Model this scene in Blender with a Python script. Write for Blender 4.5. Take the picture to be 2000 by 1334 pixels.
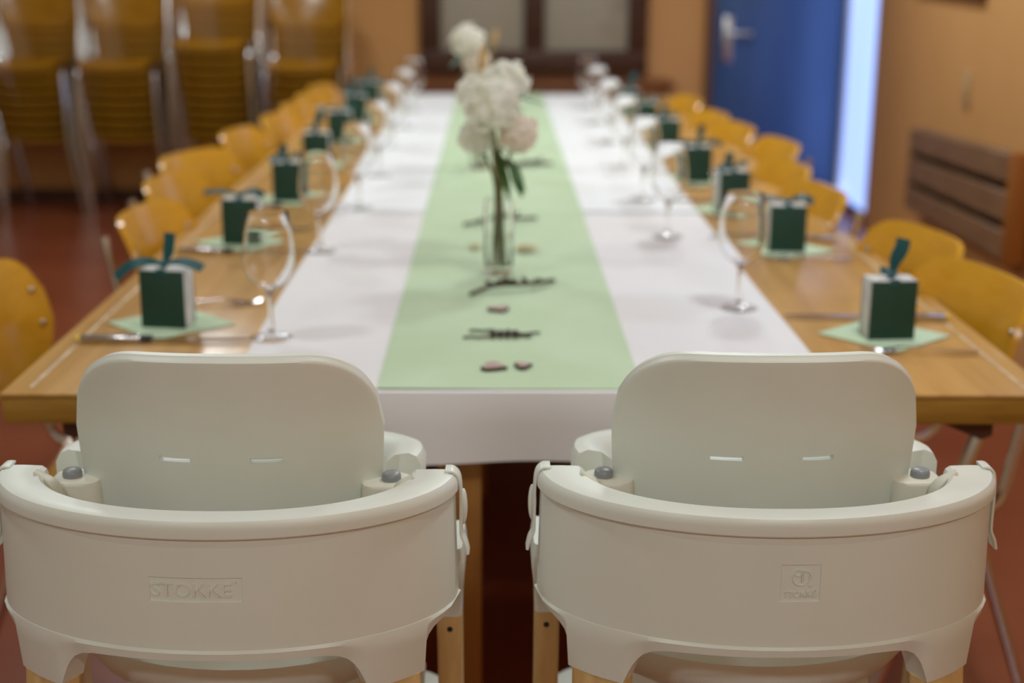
import bpy, bmesh, math, random
from mathutils import Vector, Matrix
random.seed(7)
PI = math.pi
scene = bpy.context.scene
for o in list(bpy.data.objects):
    bpy.data.objects.remove(o)
COL = scene.collection

# ------------------------------------------------------------------ camera
cd = bpy.data.cameras.new('camera')
cam = bpy.data.objects.new('camera', cd)
COL.objects.link(cam)
cd.lens = 50.0
cd.sensor_width = 36.0
cd.clip_start = 0.05
CAM_H = 1.378
cam.matrix_world = (Matrix.Translation((0, 0, CAM_H)) @ Matrix.Rotation(math.radians(-0.737), 4, 'Z')
                    @ Matrix.Rotation(math.radians(90 - 15.147), 4, 'X') @ Matrix.Rotation(math.radians(0.3), 4, 'Z'))
cd.dof.use_dof = True
cd.dof.focus_distance = 1.52
cd.dof.aperture_fstop = 2.7
scene.camera = cam

# ------------------------------------------------------------------ world, lamps, exposure
w = bpy.data.worlds.new('world')
scene.world = w
w.use_nodes = True
w.node_tree.nodes['Background'].inputs[0].default_value = (0.35, 0.5, 0.9, 1)
w.node_tree.nodes['Background'].inputs[1].default_value = 0.3
vs = scene.view_settings
vs.view_transform = 'Standard'
vs.look = 'None'
vs.gamma = 1.0
vs.exposure = -1.15
vs.use_curve_mapping = False


def area(loc, size, power, col, rot=(0, 0, 0), sy=None):
    l = bpy.data.lights.new('ceiling_light', 'AREA')
    l.energy = power
    l.color = col
    l.size = size
    if sy:
        l.shape = 'RECTANGLE'
        l.size_y = sy
    o = bpy.data.objects.new('ceiling_light', l)
    COL.objects.link(o)
    o.location = loc
    o.rotation_euler = rot
    return o


LAMP = (0.90, 1.0, 1.03)
for lx, kx in ((-1.5, 0.8), (0.8, 1.0)):
    for ly, pw in ((-1.3, 66), (1.9, 36), (4.3, 46), (5.9, 52)):
        area((lx, ly, 2.86), 0.26, pw * kx, LAMP)

# ------------------------------------------------------------------ materials


def mat(name, col, rough=0.5, metal=0.0, spec=0.5, **kw):
    m = bpy.data.materials.new(name)
    m.use_nodes = True
    b = m.node_tree.nodes['Principled BSDF']
    b.inputs['Base Color'].default_value = (*col, 1)
    b.inputs['Roughness'].default_value = rough
    b.inputs['Metallic'].default_value = metal
    b.inputs['Specular IOR Level'].default_value = spec
    for k, v in kw.items():
        b.inputs[k.replace('_', ' ')].default_value = v
    return m


def noisy(m, c1, c2, scale=(4, 4, 4), detail=4, bump=0.0, wave=False, lo=0.35, hi=0.65, bscale=None):
    """procedural colour variation between two colours of the surface itself"""
    nt = m.node_tree
    b = nt.nodes['Principled BSDF']
    tc = nt.nodes.new('ShaderNodeTexCoord')
    mp = nt.nodes.new('ShaderNodeMapping')
    mp.inputs['Scale'].default_value = scale
    nt.links.new(tc.outputs['Object'], mp.inputs['Vector'])
    n = nt.nodes.new('ShaderNodeTexNoise')
    n.inputs['Scale'].default_value = 1.0
    n.inputs['Detail'].default_value = detail
    nt.links.new(mp.outputs[0], n.inputs['Vector'])
    r = nt.nodes.new('ShaderNodeValToRGB')
    r.color_ramp.elements[0].position = lo
    r.color_ramp.elements[1].position = hi
    r.color_ramp.elements[0].color = (*c1, 1)
    r.color_ramp.elements[1].color = (*c2, 1)
    nt.links.new(n.outputs['Fac'], r.inputs['Fac'])
    nt.links.new(r.outputs['Color'], b.inputs['Base Color'])
    if bump:
        bp = nt.nodes.new('ShaderNodeBump')
        bp.inputs['Strength'].default_value = bump
        bp.inputs['Distance'].default_value = 0.002
        nt.links.new(n.outputs['Fac'], bp.inputs['Height'])
        nt.links.new(bp.outputs[0], b.inputs['Normal'])
    return m


M = {}
M['plastic'] = noisy(mat('white_plastic', (0.8, 0.79, 0.73), 0.38), (0.765, 0.79, 0.705), (0.79, 0.815, 0.74), (9, 9, 9))
M['plastic_cream'] = mat('cream_plastic', (0.80, 0.78, 0.66), 0.4)
M['grey'] = mat('grey_plastic', (0.27, 0.28, 0.29), 0.35)
M['screw'] = mat('screw_steel', (0.25, 0.27, 0.26), 0.35, 0.9)
M['hole'] = mat('dark_hole', (0.02, 0.015, 0.01), 0.8)
M['beech'] = noisy(mat('beech', (0.6, 0.4, 0.18), 0.45), (0.60, 0.38, 0.15), (0.72, 0.50, 0.22), (60, 60, 5), bump=0.05)
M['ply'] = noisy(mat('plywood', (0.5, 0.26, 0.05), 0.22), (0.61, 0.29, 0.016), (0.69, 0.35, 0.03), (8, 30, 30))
M['ply_dark'] = noisy(mat('plywood_dark', (0.42, 0.22, 0.04), 0.24), (0.36, 0.155, 0.006), (0.44, 0.205, 0.012), (8, 30, 30))  # darker plywood tone, used on the stacked chairs only
M['chrome'] = mat('chrome', (0.78, 0.77, 0.75), 0.2, 1.0)
M['rivet'] = mat('rivet_steel', (0.55, 0.52, 0.47), 0.3, 1.0)
M['table'] = noisy(mat('table_veneer', (0.5, 0.29, 0.12), 0.28), (0.47, 0.245, 0.065), (0.59, 0.335, 0.105), (26, 1.6, 26), 6)
M['tedge'] = noisy(mat('table_edge', (0.36, 0.19, 0.03), 0.35), (0.30, 0.155, 0.02), (0.42, 0.23, 0.04), (6, 6, 60), 6)
M['inlay'] = noisy(mat('inlay', (0.6, 0.47, 0.3), 0.4), (0.42, 0.30, 0.17), (0.72, 0.58, 0.40), (80, 25, 80))
M['darkwood'] = noisy(mat('dark_wood', (0.07, 0.025, 0.012), 0.4), (0.055, 0.02, 0.009), (0.09, 0.034, 0.016), (4, 4, 30))
M['redwood'] = noisy(mat('red_brown_wood', (0.22, 0.07, 0.02), 0.4), (0.20, 0.065, 0.018), (0.27, 0.09, 0.03), (30, 4, 4))
M['legwood'] = noisy(mat('leg_wood', (0.42, 0.17, 0.03), 0.4), (0.38, 0.15, 0.025), (0.46, 0.2, 0.04), (40, 40, 4))
M['cloth'] = noisy(mat('white_cloth', (0.8, 0.78, 0.77), 0.9, spec=0.1), (0.78, 0.75, 0.745), (0.82, 0.79, 0.785), (3, 3, 3), bump=0.02)
M['cloth2'] = noisy(mat('bright_white_cloth', (0.84, 0.84, 0.85), 0.9, spec=0.1), (0.83, 0.83, 0.84), (0.86, 0.86, 0.87), (3, 3, 3))
M['runner'] = noisy(mat('green_runner', (0.52, 0.66, 0.40), 0.9, spec=0.1), (0.52, 0.64, 0.43), (0.56, 0.68, 0.47), (6, 6, 6), bump=0.03)
M['napkin'] = noisy(mat('green_napkin', (0.55, 0.68, 0.47), 0.9, spec=0.1), (0.53, 0.66, 0.45), (0.58, 0.71, 0.50), (40, 40, 40))
M['boxgreen'] = mat('dark_green_card', (0.019, 0.06, 0.038), 0.6, spec=0.3)
M['boxwhite'] = noisy(mat('speckled_white_card', (0.7, 0.69, 0.66), 0.6), (0.48, 0.47, 0.44), (0.78, 0.77, 0.74), (70, 70, 25), 5)
M['ribbon'] = mat('teal_satin', (0.0, 0.085, 0.095), 0.32, Sheen_Weight=0.3)
M['steel'] = mat('cutlery_steel', (0.62, 0.60, 0.60), 0.16, 1.0)
M['yellow'] = mat('yellow_plastic', (0.75, 0.5, 0.02), 0.4)
M['black'] = mat('black_plastic', (0.012, 0.012, 0.014), 0.4)
g = mat('clear_glass', (1, 1, 1), 0.0, IOR=1.45, Transmission_Weight=1.0)
M['glass'] = g
tg = bpy.data.materials.new('thin_clear_glass')
tg.use_nodes = True
nt = tg.node_tree
nt.nodes.remove(nt.nodes['Principled BSDF'])
tr = nt.nodes.new('ShaderNodeBsdfTransparent')
tr.inputs['Color'].default_value = (0.985, 0.99, 0.985, 1)
go = nt.nodes.new('ShaderNodeBsdfGlossy')
go.inputs['Roughness'].default_value = 0.01
lw = nt.nodes.new('ShaderNodeLayerWeight')
lw.inputs['Blend'].default_value = 0.5
pw_ = nt.nodes.new('ShaderNodeMath')
pw_.operation = 'POWER'
pw_.inputs[1].default_value = 4.0
ma_ = nt.nodes.new('ShaderNodeMath')
ma_.operation = 'MULTIPLY_ADD'
ma_.inputs[1].default_value = 0.9
ma_.inputs[2].default_value = 0.045
nt.links.new(lw.outputs['Facing'], pw_.inputs[0])
nt.links.new(pw_.outputs[0], ma_.inputs[0])
mx_ = nt.nodes.new('ShaderNodeMixShader')
nt.links.new(ma_.outputs[0], mx_.inputs[0])
nt.links.new(tr.outputs[0], mx_.inputs[1])
nt.links.new(go.outputs[0], mx_.inputs[2])
nt.links.new(mx_.outputs[0], nt.nodes['Material Output'].inputs[0])
M['thin'] = tg
M['petal'] = noisy(mat('petal', (0.85, 0.83, 0.72), 0.7, spec=0.2, Subsurface_Weight=0.0), (0.92, 0.90, 0.78), (0.96, 0.95, 0.9), (40, 40, 40))
M['petal2'] = noisy(mat('petal_blush', (0.85, 0.75, 0.66), 0.7, spec=0.2), (0.92, 0.80, 0.68), (0.95, 0.9, 0.82), (40, 40, 40))
for k_ in ('petal', 'petal2'):      # petals let light through
    nt = M[k_].node_tree
    pb0 = nt.nodes['Principled BSDF']
    tl_ = nt.nodes.new('ShaderNodeBsdfTranslucent')
    mx2 = nt.nodes.new('ShaderNodeMixShader')
    mx2.inputs[0].default_value = 0.45
    src = pb0.inputs['Base Color'].links[0].from_socket
    nt.links.new(src, tl_.inputs['Color'])
    nt.links.new(pb0.outputs[0], mx2.inputs[1])
    nt.links.new(tl_.outputs[0], mx2.inputs[2])
    nt.links.new(mx2.outputs[0], nt.nodes['Material Output'].inputs[0])
M['stem'] = mat('stem', (0.16, 0.15, 0.04), 0.6)
M['leaf'] = noisy(mat('leaf', (0.06, 0.16, 0.03), 0.5), (0.04, 0.13, 0.02), (0.09, 0.2, 0.05), (30, 30, 30))
M['eucalyptus'] = mat('eucalyptus', (0.16, 0.32, 0.24), 0.6)
M['straw'] = noisy(mat('straw', (0.6, 0.4, 0.16), 0.8), (0.5, 0.32, 0.11), (0.7, 0.48, 0.22), (60, 60, 60))
M['twig'] = noisy(mat('twig', (0.07, 0.05, 0.035), 0.8), (0.05, 0.035, 0.025), (0.11, 0.08, 0.055), (60, 60, 60))
M['heart'] = noisy(mat('heart_wood', (0.45, 0.31, 0.27), 0.7), (0.42, 0.29, 0.25), (0.52, 0.37, 0.32), (50, 50, 50))
M['bark'] = mat('bark', (0.05, 0.03, 0.02), 0.8)
M['wall'] = noisy(mat('wall_paint', (0.48, 0.275, 0.13), 0.75, spec=0.2), (0.64, 0.325, 0.115), (0.68, 0.35, 0.13), (1.5, 1.5, 1.5), bump=0.05)
M['wallwarm'] = mat('wall_plain', (0.66, 0.65, 0.49), 0.8, spec=0.2)
M['ceil'] = mat('ceiling_paint', (0.72, 0.68, 0.58), 0.9, spec=0.1)
M['floor'] = noisy(mat('red_floor', (0.2, 0.06, 0.03), 0.32), (0.22, 0.048, 0.018), (0.27, 0.066, 0.027), (2.5, 2.5, 2.5), 6)
M['door'] = noisy(mat('blue_door', (0.05, 0.11, 0.26), 0.3), (0.045, 0.10, 0.24), (0.06, 0.125, 0.29), (5, 5, 1))
M['doorframe'] = mat('door_frame', (0.14, 0.06, 0.025), 0.5)
M['alu'] = mat('aluminium', (0.75, 0.77, 0.8), 0.3, 1.0)
M['panelwood'] = noisy(mat('slat_wood', (0.25, 0.13, 0.06), 0.45), (0.21, 0.11, 0.05), (0.29, 0.155, 0.075), (4, 4, 50))
M['postwood'] = noisy(mat('post_wood', (0.36, 0.12, 0.02), 0.4), (0.33, 0.11, 0.016), (0.40, 0.14, 0.026), (40, 40, 4))
M['paper'] = noisy(mat('cream_print', (0.42, 0.36, 0.27), 0.7), (0.26, 0.20, 0.13), (0.45, 0.40, 0.31), (3, 3, 3), lo=0.25, hi=0.45)
M['switch'] = mat('switch_plate', (0.55, 0.36, 0.16), 0.4)
pm = bpy.data.materials.new('daylit_glass')
pm.use_nodes = True
pb = pm.node_tree.nodes['Principled BSDF']
pb.inputs['Base Color'].default_value = (0.6, 0.7, 0.8, 1)
pb.inputs['Roughness'].default_value = 0.2
pb.inputs['Emission Color'].default_value = (0.32, 0.47, 1.0, 1)
pb.inputs['Emission Strength'].default_value = 3.2
M['daylight'] = pm

# ------------------------------------------------------------------ helpers


def finish(name, bm, m, parent=None, smooth=True, angle=40):
    me = bpy.data.meshes.new(name)
    bmesh.ops.recalc_face_normals(bm, faces=bm.faces[:])
    bm.to_mesh(me)
    bm.free()
    me.materials.append(M[m] if isinstance(m, str) else m)
    if smooth:
        me.polygons.foreach_set('use_smooth', [True] * len(me.polygons))
        me.set_sharp_from_angle(angle=math.radians(angle))
    o = bpy.data.objects.new(name, me)
    COL.objects.link(o)
    if parent is not None:
        o.parent = parent
    return o


def thing(name, label, cat, loc=(0, 0, 0), rz=0, group=None):
    o = bpy.data.objects.new(name, None)
    o.empty_display_size = 0.05
    COL.objects.link(o)
    o.location = loc
    o.rotation_euler = (0, 0, rz)
    return tag(o, label, cat, group)


def tag(o, label, cat, group=None):
    o['label'] = label
    o['category'] = cat
    if group:
        o['group'] = group
    return o


def struct(o, label=None):
    o['kind'] = 'structure'
    if label:
        o['label'] = label
    return o


def copy_tree(o, parent=None):
    c = o.copy()
    COL.objects.link(c)
    c.parent = parent
    for ch in list(o.children):
        copy_tree(ch, c)
    return c


def abox(bm, c, s, rot=None, bev=0.0, seg=2):
    r = bmesh.ops.create_cube(bm, size=1.0)
    vs_ = r['verts']
    bmesh.ops.scale(bm, vec=s, verts=vs_)
    if bev:
        es = list({e for v in vs_ for e in v.link_edges})
        rr = bmesh.ops.bevel(bm, geom=es, offset=bev, segments=seg, affect='EDGES', profile=0.5)
        vs_ = list({v for f in rr['faces'] for v in f.verts} | {v for v in vs_ if v.is_valid})
    if rot is not None:
        bmesh.ops.rotate(bm, cent=(0, 0, 0), matrix=rot, verts=vs_)
    bmesh.ops.translate(bm, vec=c, verts=vs_)


def box(name, c, s, m, parent=None, bev=0.003, rot=None, seg=2):
    bm = bmesh.new()
    abox(bm, c, s, rot, bev, seg)
    return finish(name, bm, m, parent)


def loft(bm, rings, cap=True, closed=True):
    """rings: list of equal-length point lists"""
    R = [[bm.verts.new(p) for p in ring] for ring in rings]
    n = len(R[0])
    for a, b in zip(R, R[1:]):
        for i in range(n if closed else n - 1):
            j = (i + 1) % n
            bm.faces.new((a[i], a[j], b[j], b[i]))
    if cap and closed:
        bm.faces.new(R[0][::-1])
        bm.faces.new(R[-1])
    return R


def smooth_path(pts, n=6):
    """Catmull-Rom through the points"""
    P = [Vector(p) for p in pts]
    P = [P[0] * 2 - P[1]] + P + [P[-1] * 2 - P[-2]]
    out = []
    for i in range(1, len(P) - 2):
        p0, p1, p2, p3 = P[i - 1:i + 3]
        for k in range(n):
            t = k / n
            out.append(0.5 * ((2 * p1) + (p2 - p0) * t + (2 * p0 - 5 * p1 + 4 * p2 - p3) * t * t
                              + (3 * p1 - p0 - 3 * p2 + p3) * t ** 3))
    out.append(P[-2])
    return out


def fillet_path(pts, r=0.04, n=5):
    P = [Vector(p) for p in pts]
    out = [P[0]]
    for a, b, c in zip(P, P[1:], P[2:]):
        d1 = (a - b); d2 = (c - b)
        k = min(r, d1.length * 0.45, d2.length * 0.45)
        p = b + d1.normalized() * k
        q = b + d2.normalized() * k
        for i in range(n + 1):
            t = i / n
            out.append(p * (1 - t) ** 2 + b * 2 * t * (1 - t) + q * t * t)
    out.append(P[-1])
    return out


def sweep(bm, path, sec, up=Vector((0, 0, 1)), scales=None):
    """sweep a 2-D section [(side, up)] along a path"""
    P = [Vector(p) for p in path]
    rings = []
    prev = None
    for i, p in enumerate(P):
        t = (P[min(i + 1, len(P) - 1)] - P[max(i - 1, 0)]).normalized()
        if prev is None:
            u = up - t * up.dot(t)
            if u.length < 1e-4:
                u = Vector((1, 0, 0)) - t * t.x
            u.normalize()
        else:
            u = prev - t * prev.dot(t)
            u.normalize()
        prev = u
        s = t.cross(u)
        k = scales[i] if scales else 1.0
        rings.append([p + s * (a * k) + u * (b * k) for a, b in sec])
    loft(bm, rings)


def circ(r, n=8, ry=None):
    ry = r if ry is None else ry
    return [(r * math.cos(2 * PI * i / n), ry * math.sin(2 * PI * i / n)) for i in range(n)]


def rrect(wd, hg, r, n=3):
    out = []
    for cx, cy, a0 in ((wd / 2 - r, hg / 2 - r, 0), (-wd / 2 + r, hg / 2 - r, 90), (-wd / 2 + r, -hg / 2 + r, 180), (wd / 2 - r, -hg / 2 + r, 270)):
        for k in range(n + 1):
            a = math.radians(a0 + 90 * k / n)
            out.append((cx + r * math.cos(a), cy + r * math.sin(a)))
    return out


def tube(name, path, r, m, parent=None, n=8):
    bm = bmesh.new()
    sweep(bm, path, circ(r, n))
    return finish(name, bm, m, parent)


def alathe(bm, prof, n=24, c=(0, 0, 0)):
    rings = []
    for r, z in prof:
        if r < 1e-6:
            rings.append([bm.verts.new((c[0], c[1], c[2] + z))])
        else:
            rings.append([bm.verts.new((c[0] + r * math.cos(2 * PI * i / n), c[1] + r * math.sin(2 * PI * i / n), c[2] + z)) for i in range(n)])
    for a, b in zip(rings, rings[1:]):
        for i in range(n):
            j = (i + 1) % n
            if len(a) == 1 and len(b) == 1:
                continue
            if len(a) == 1:
                bm.faces.new((a[0], b[i], b[j]))
            elif len(b) == 1:
                bm.faces.new((a[i], a[j], b[0]))
            else:
                bm.faces.new((a[i], a[j], b[j], b[i]))


def lathe(name, prof, m, parent=None, n=24, c=(0, 0, 0)):
    bm = bmesh.new()
    alathe(bm, prof, n, c)
    return finish(name, bm, m, parent)


def sheet(bm, f, nu, nv, off):
    """closed thin shell: f(u,v)->Vector in [0,1]^2, off = thickness vector or function(u,v)->Vector"""
    A = [[bm.verts.new(f(i / nu, j / nv)) for j in range(nv + 1)] for i in range(nu + 1)]
    B = [[bm.verts.new(f(i / nu, j / nv) + (off(i / nu, j / nv) if callable(off) else off)) for j in range(nv + 1)] for i in range(nu + 1)]
    for i in range(nu):
        for j in range(nv):
            bm.faces.new((A[i][j], A[i + 1][j], A[i + 1][j + 1], A[i][j + 1]))
            bm.faces.new((B[i][j], B[i][j + 1], B[i + 1][j + 1], B[i + 1][j]))
    for i in range(nu):
        bm.faces.new((A[i][0], B[i][0], B[i + 1][0], A[i + 1][0]))
        bm.faces.new((A[i][nv], A[i + 1][nv], B[i + 1][nv], B[i][nv]))
    for j in range(nv):
        bm.faces.new((A[0][j], A[0][j + 1], B[0][j + 1], B[0][j]))
        bm.faces.new((A[nu][j], B[nu][j], B[nu][j + 1], A[nu][j + 1]))


def sstep(a, b, x):
    t = max(0.0, min(1.0, (x - a) / (b - a)))
    return t * t * (3 - 2 * t)


ORD = ['nearest', 'second', 'third', 'fourth', 'fifth', 'sixth', 'seventh', 'eighth', 'ninth', 'tenth', 'eleventh']

# ------------------------------------------------------------------ room
BACK = 8.2
CX, CY = 1.983, 7.5            # corner where the right wall ends and the glazed strip starts
WS = 0.105                     # slope of the right wall


def wall_x(y):
    return CX - WS * (CY - y)


def slab(name, pts, z0, z1, m):
    bm = bmesh.new()
    loft(bm, [[(x, y, z0) for x, y in pts], [(x, y, z1) for x, y in pts]])
    return struct(finish(name, bm, m, smooth=False))


FY = -2.6
slab('floor', [(-4.6, FY - .2), (2.6, FY - .2), (2.6, BACK + .2), (-4.6, BACK + .2)], -0.1, 0.0, 'floor')
slab('ceiling', [(-4.6, FY - .2), (2.6, FY - .2), (2.6, BACK + .2), (-4.6, BACK + .2)], 2.95, 3.05, 'ceil')
slab('wall_left', [(-4.5, FY), (-4.4, FY), (-4.4, BACK), (-4.5, BACK)], 0, 2.95, 'wallwarm')
slab('wall_front', [(-4.4, FY - .1), (2.5, FY - .1), (2.5, FY), (-4.4, FY)], 0, 2.95, 'wallwarm')
WY0, WY1, WZ0, WZ1 = 2.1, 3.3, 1.1, 2.15      # daylight window in the right wall
for y0_, y1_, z0_, z1_ in ((FY, WY0, 0, 2.95), (WY1, CY, 0, 2.95), (WY0, WY1, 0, WZ0), (WY0, WY1, WZ1, 2.95)):
    slab('wall_right', [(wall_x(y0_), y0_), (wall_x(y0_) + .3, y0_), (wall_x(y1_) + .3, y1_), (wall_x(y1_), y1_)], z0_, z1_, 'wall')
# back wall with the door opening
DX0, DX1, DH = 1.235, 1.975, 2.05
slab('wall_back', [(-4.4, BACK), (DX0 - .05, BACK), (DX0 - .05, BACK + .12), (-4.4, BACK + .12)], 0, 2.95, 'wall')
slab('wall_above_door', [(DX0 - .05, BACK), (2.3, BACK), (2.3, BACK + .12), (DX0 - .05, BACK + .12)], DH + .05, 2.95, 'wall')
slab('trim_1', [(DX0 - .05, BACK - .02), (DX0, BACK - .02), (DX0, BACK + .1), (DX0 - .05, BACK + .1)], 0, DH + .05, 'doorframe')
slab('baseboard_back', [(-4.4, BACK - .012), (DX0 - .06, BACK - .012), (DX0 - .06, BACK), (-4.4, BACK)], 0, 0.07, 'darkwood')
bm = bmesh.new()
abox(bm, ((DX0 + DX1) / 2, BACK + .045, DH / 2), (DX1 - DX0 - .006, .04, DH - .01), None, .003)
door = struct(finish('door_1', bm, 'door'), 'dark blue door with metal lever handle in the back wall')
box('handle_plate', (DX0 + .085, BACK + .018, 0.93), (.05, .012, .25), 'alu', door, .004)
bm = bmesh.new()
sweep(bm, fillet_path([(DX0 + .085, BACK + .015, .966), (DX0 + .085, BACK - .045, .966), (DX0 + .21, BACK - .045, .966)], .02), circ(.011, 8))
finish('handle_lever', bm, 'alu', door)
# narrow glazed strip beside the door (faces left, daylight behind it)
slab('wall_above_window', [(CX, CY), (CX + .3, CY), (CX + .3, BACK), (CX, BACK)], 2.1, 2.95, 'wall')
bm = bmesh.new()
abox(bm, (CX + .03, (CY + BACK) / 2, 1.06), (.012, BACK - CY - .02, 2.0), None, .002)
win = struct(finish('window_1', bm, 'daylight'), 'tall narrow window strip glowing with blue daylight beside the door')
for nm, c, s in (('window_sill', (CX + .04, (CY + BACK) / 2, .03), (.08, BACK - CY, .06)), ('window_head', (CX + .04, (CY + BACK) / 2, 2.08), (.08, BACK - CY, .04)),
                 ('window_frame', (CX + .04, BACK - .006, 1.06), (.08, .012, 2.0)), ('window_frame', (CX + .04, CY + .012, 1.06), (.08, .024, 2.0))):
    box(nm, c, s, 'alu', win, .002)

ang = math.atan2(WS, 1.0)
ym, zm, rw = (WY0 + WY1) / 2, (WZ0 + WZ1) / 2, Matrix.Rotation(-ang, 3, 'Z')
bm = bmesh.new()
abox(bm, (0, 0, 0), (.012, WY1 - WY0 - .06, WZ1 - WZ0 - .06), rw, .002)
bmesh.ops.translate(bm, vec=(wall_x(ym) + .09, ym, zm), verts=bm.verts[:])
win2 = struct(finish('window_2', bm, 'daylight'), 'window with blue daylight in the right wall')
for nm, dy, dz, sy_, sz_ in (('window_sill', 0, -(WZ1 - WZ0) / 2 + .02, WY1 - WY0 - .02, .04), ('window_head', 0, (WZ1 - WZ0) / 2 - .02, WY1 - WY0 - .02, .04), ('window_frame', -(WY1 - WY0) / 2 + .03, 0, .05, WZ1 - WZ0 - .08),
                             ('window_frame', (WY1 - WY0) / 2 - .03, 0, .05, WZ1 - WZ0 - .08), ('window_mullion', 0, 0, .05, WZ1 - WZ0 - .08)):
    bm = bmesh.new()
    abox(bm, (0, 0, 0), (.07, sy_, sz_), None, .003)
    bmesh.ops.translate(bm, vec=(0, dy, dz), verts=bm.verts[:])
    bmesh.ops.rotate(bm, cent=(0, 0, 0), matrix=rw, verts=bm.verts[:])
    bmesh.ops.translate(bm, vec=(wall_x(ym) + .085, ym, zm), verts=bm.verts[:])
    finish(nm, bm, 'redwood', win2)

# ------------------------------------------------------------------ back wall furniture
t = thing('wall_frame', 'dark brown wooden double frame holding two cream panels on the back wall', 'frame', (0.22, BACK, .74))
fx0, fx1, z0, z1 = -.64, .64, 0.0, 1.1
for nm, c, s in (('bottom_rail', (0, -.03, .065), (1.28, .06, .13)), ('top_rail', (0, -.03, 1.05), (1.28, .06, .10)),
                 ('stile', (-.583, -.03, .56), (.114, .058, .90)), ('stile', (.583, -.03, .56), (.114, .058, .90)), ('mullion', (0, -.03, .56), (.114, .058, .90))):
    box(nm, c, s, 'darkwood', t, .006)
for sx in (-1, 1):
    box('cream_panel', (sx * .292, -.012, .565), (.475, .016, .90), 'paper', t, .002)
t = thing('low_cabinet', 'low reddish-brown wooden cabinet standing under the dark double frame', 'cabinet', (0.27, BACK - .025, 0))
box('body', (0, -.2, .35), (1.36, .38, .68), 'redwood', t, .005)
box('cabinet_top', (0, -.205, .705), (1.42, .41, .03), 'redwood', t, .005)
for k in range(3):
    d = box('cabinet_door', (-.45 + .45 * k, -.397, .35), (.42, .016, .6), 'redwood', t, .004)

# right wall: slatted wooden panel, picture, switch
ang = math.atan2(WS, 1.0)


def on_right_wall(y, z, out=0.0):
    return Vector((wall_x(y) - out, y, z))


t = thing('slatted_panel', 'brown wooden panel of three broad slats with an orange post on the right wall', 'panel', (0, 0, 0))
pa = (4.33, .803, .472)      # near end: y, top z, bottom z
pb_ = (5.96, .691, .355)      # far end


def quad_board(name, z0a, z1a, z0b, z1b, m, out0, out1, ya=pa[0], yb=pb_[0]):
    bm = bmesh.new()
    loft(bm, [[on_right_wall(ya, z0a, out0), on_right_wall(ya, z1a, out0), on_right_wall(ya, z1a, out1), on_right_wall(ya, z0a, out1)],
              [on_right_wall(yb, z0b, out0), on_right_wall(yb, z1b, out0), on_right_wall(yb, z1b, out1), on_right_wall(yb, z0b, out1)]])
    bmesh.ops.bevel(bm, geom=bm.edges[:], offset=.003, segments=1, affect='EDGES')
    return finish(name, bm, m, t)


ha, hb = pa[1] - pa[2], pb_[1] - pb_[2]
for f0, f1 in ((.0, .27), (.36, .64), (.73, 1.0)):
    quad_board('slat', pa[2] + ha * f0, pa[2] + ha * f1, pb_[2] + hb * f0, pb_[2] + hb * f1, 'panelwood', .055, .075)
quad_board('backing', pa[2] + ha * .02, pa[2] + ha * .98, pb_[2] + hb * .02, pb_[2] + hb * .98, 'darkwood', .004, .02)
bm = bmesh.new()
abox(bm, on_right_wall(pa[0] - .03, (pa[1] + pa[2]) / 2, .045), (.06, .05, ha + .02), None, .004)
finish('post', bm, 'postwood', t)
bm = bmesh.new()
abox(bm, on_right_wall(pb_[0] + .015, (pb_[1] + pb_[2]) / 2, .04), (.07, .03, hb), None, .004)
finish('post', bm, 'panelwood', t)
t = thing('wall_picture', 'dark framed picture high on the right wall, only its lower edge showing', 'picture', on_right_wall(5.8, 1.535, .012), -ang)
box('picture_frame', (0, 0, 0), (.02, 1.36, .6), 'darkwood', t, .003)
box('picture_print', (-.011, 0, 0), (.004, 1.26, .5), 'paper', t, .001)
t = thing('light_switch', 'small tan light switch on the right wall above the slatted panel', 'switch', on_right_wall(5.3, .915, .006), -ang)
box('plate', (0, 0, 0), (.012, .085, .13), 'switch', t, .003)
box('rocker', (-.007, 0, 0), (.006, .05, .06), 'switch', t, .002)

# ------------------------------------------------------------------ plywood chairs
CW = 0.178


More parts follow.
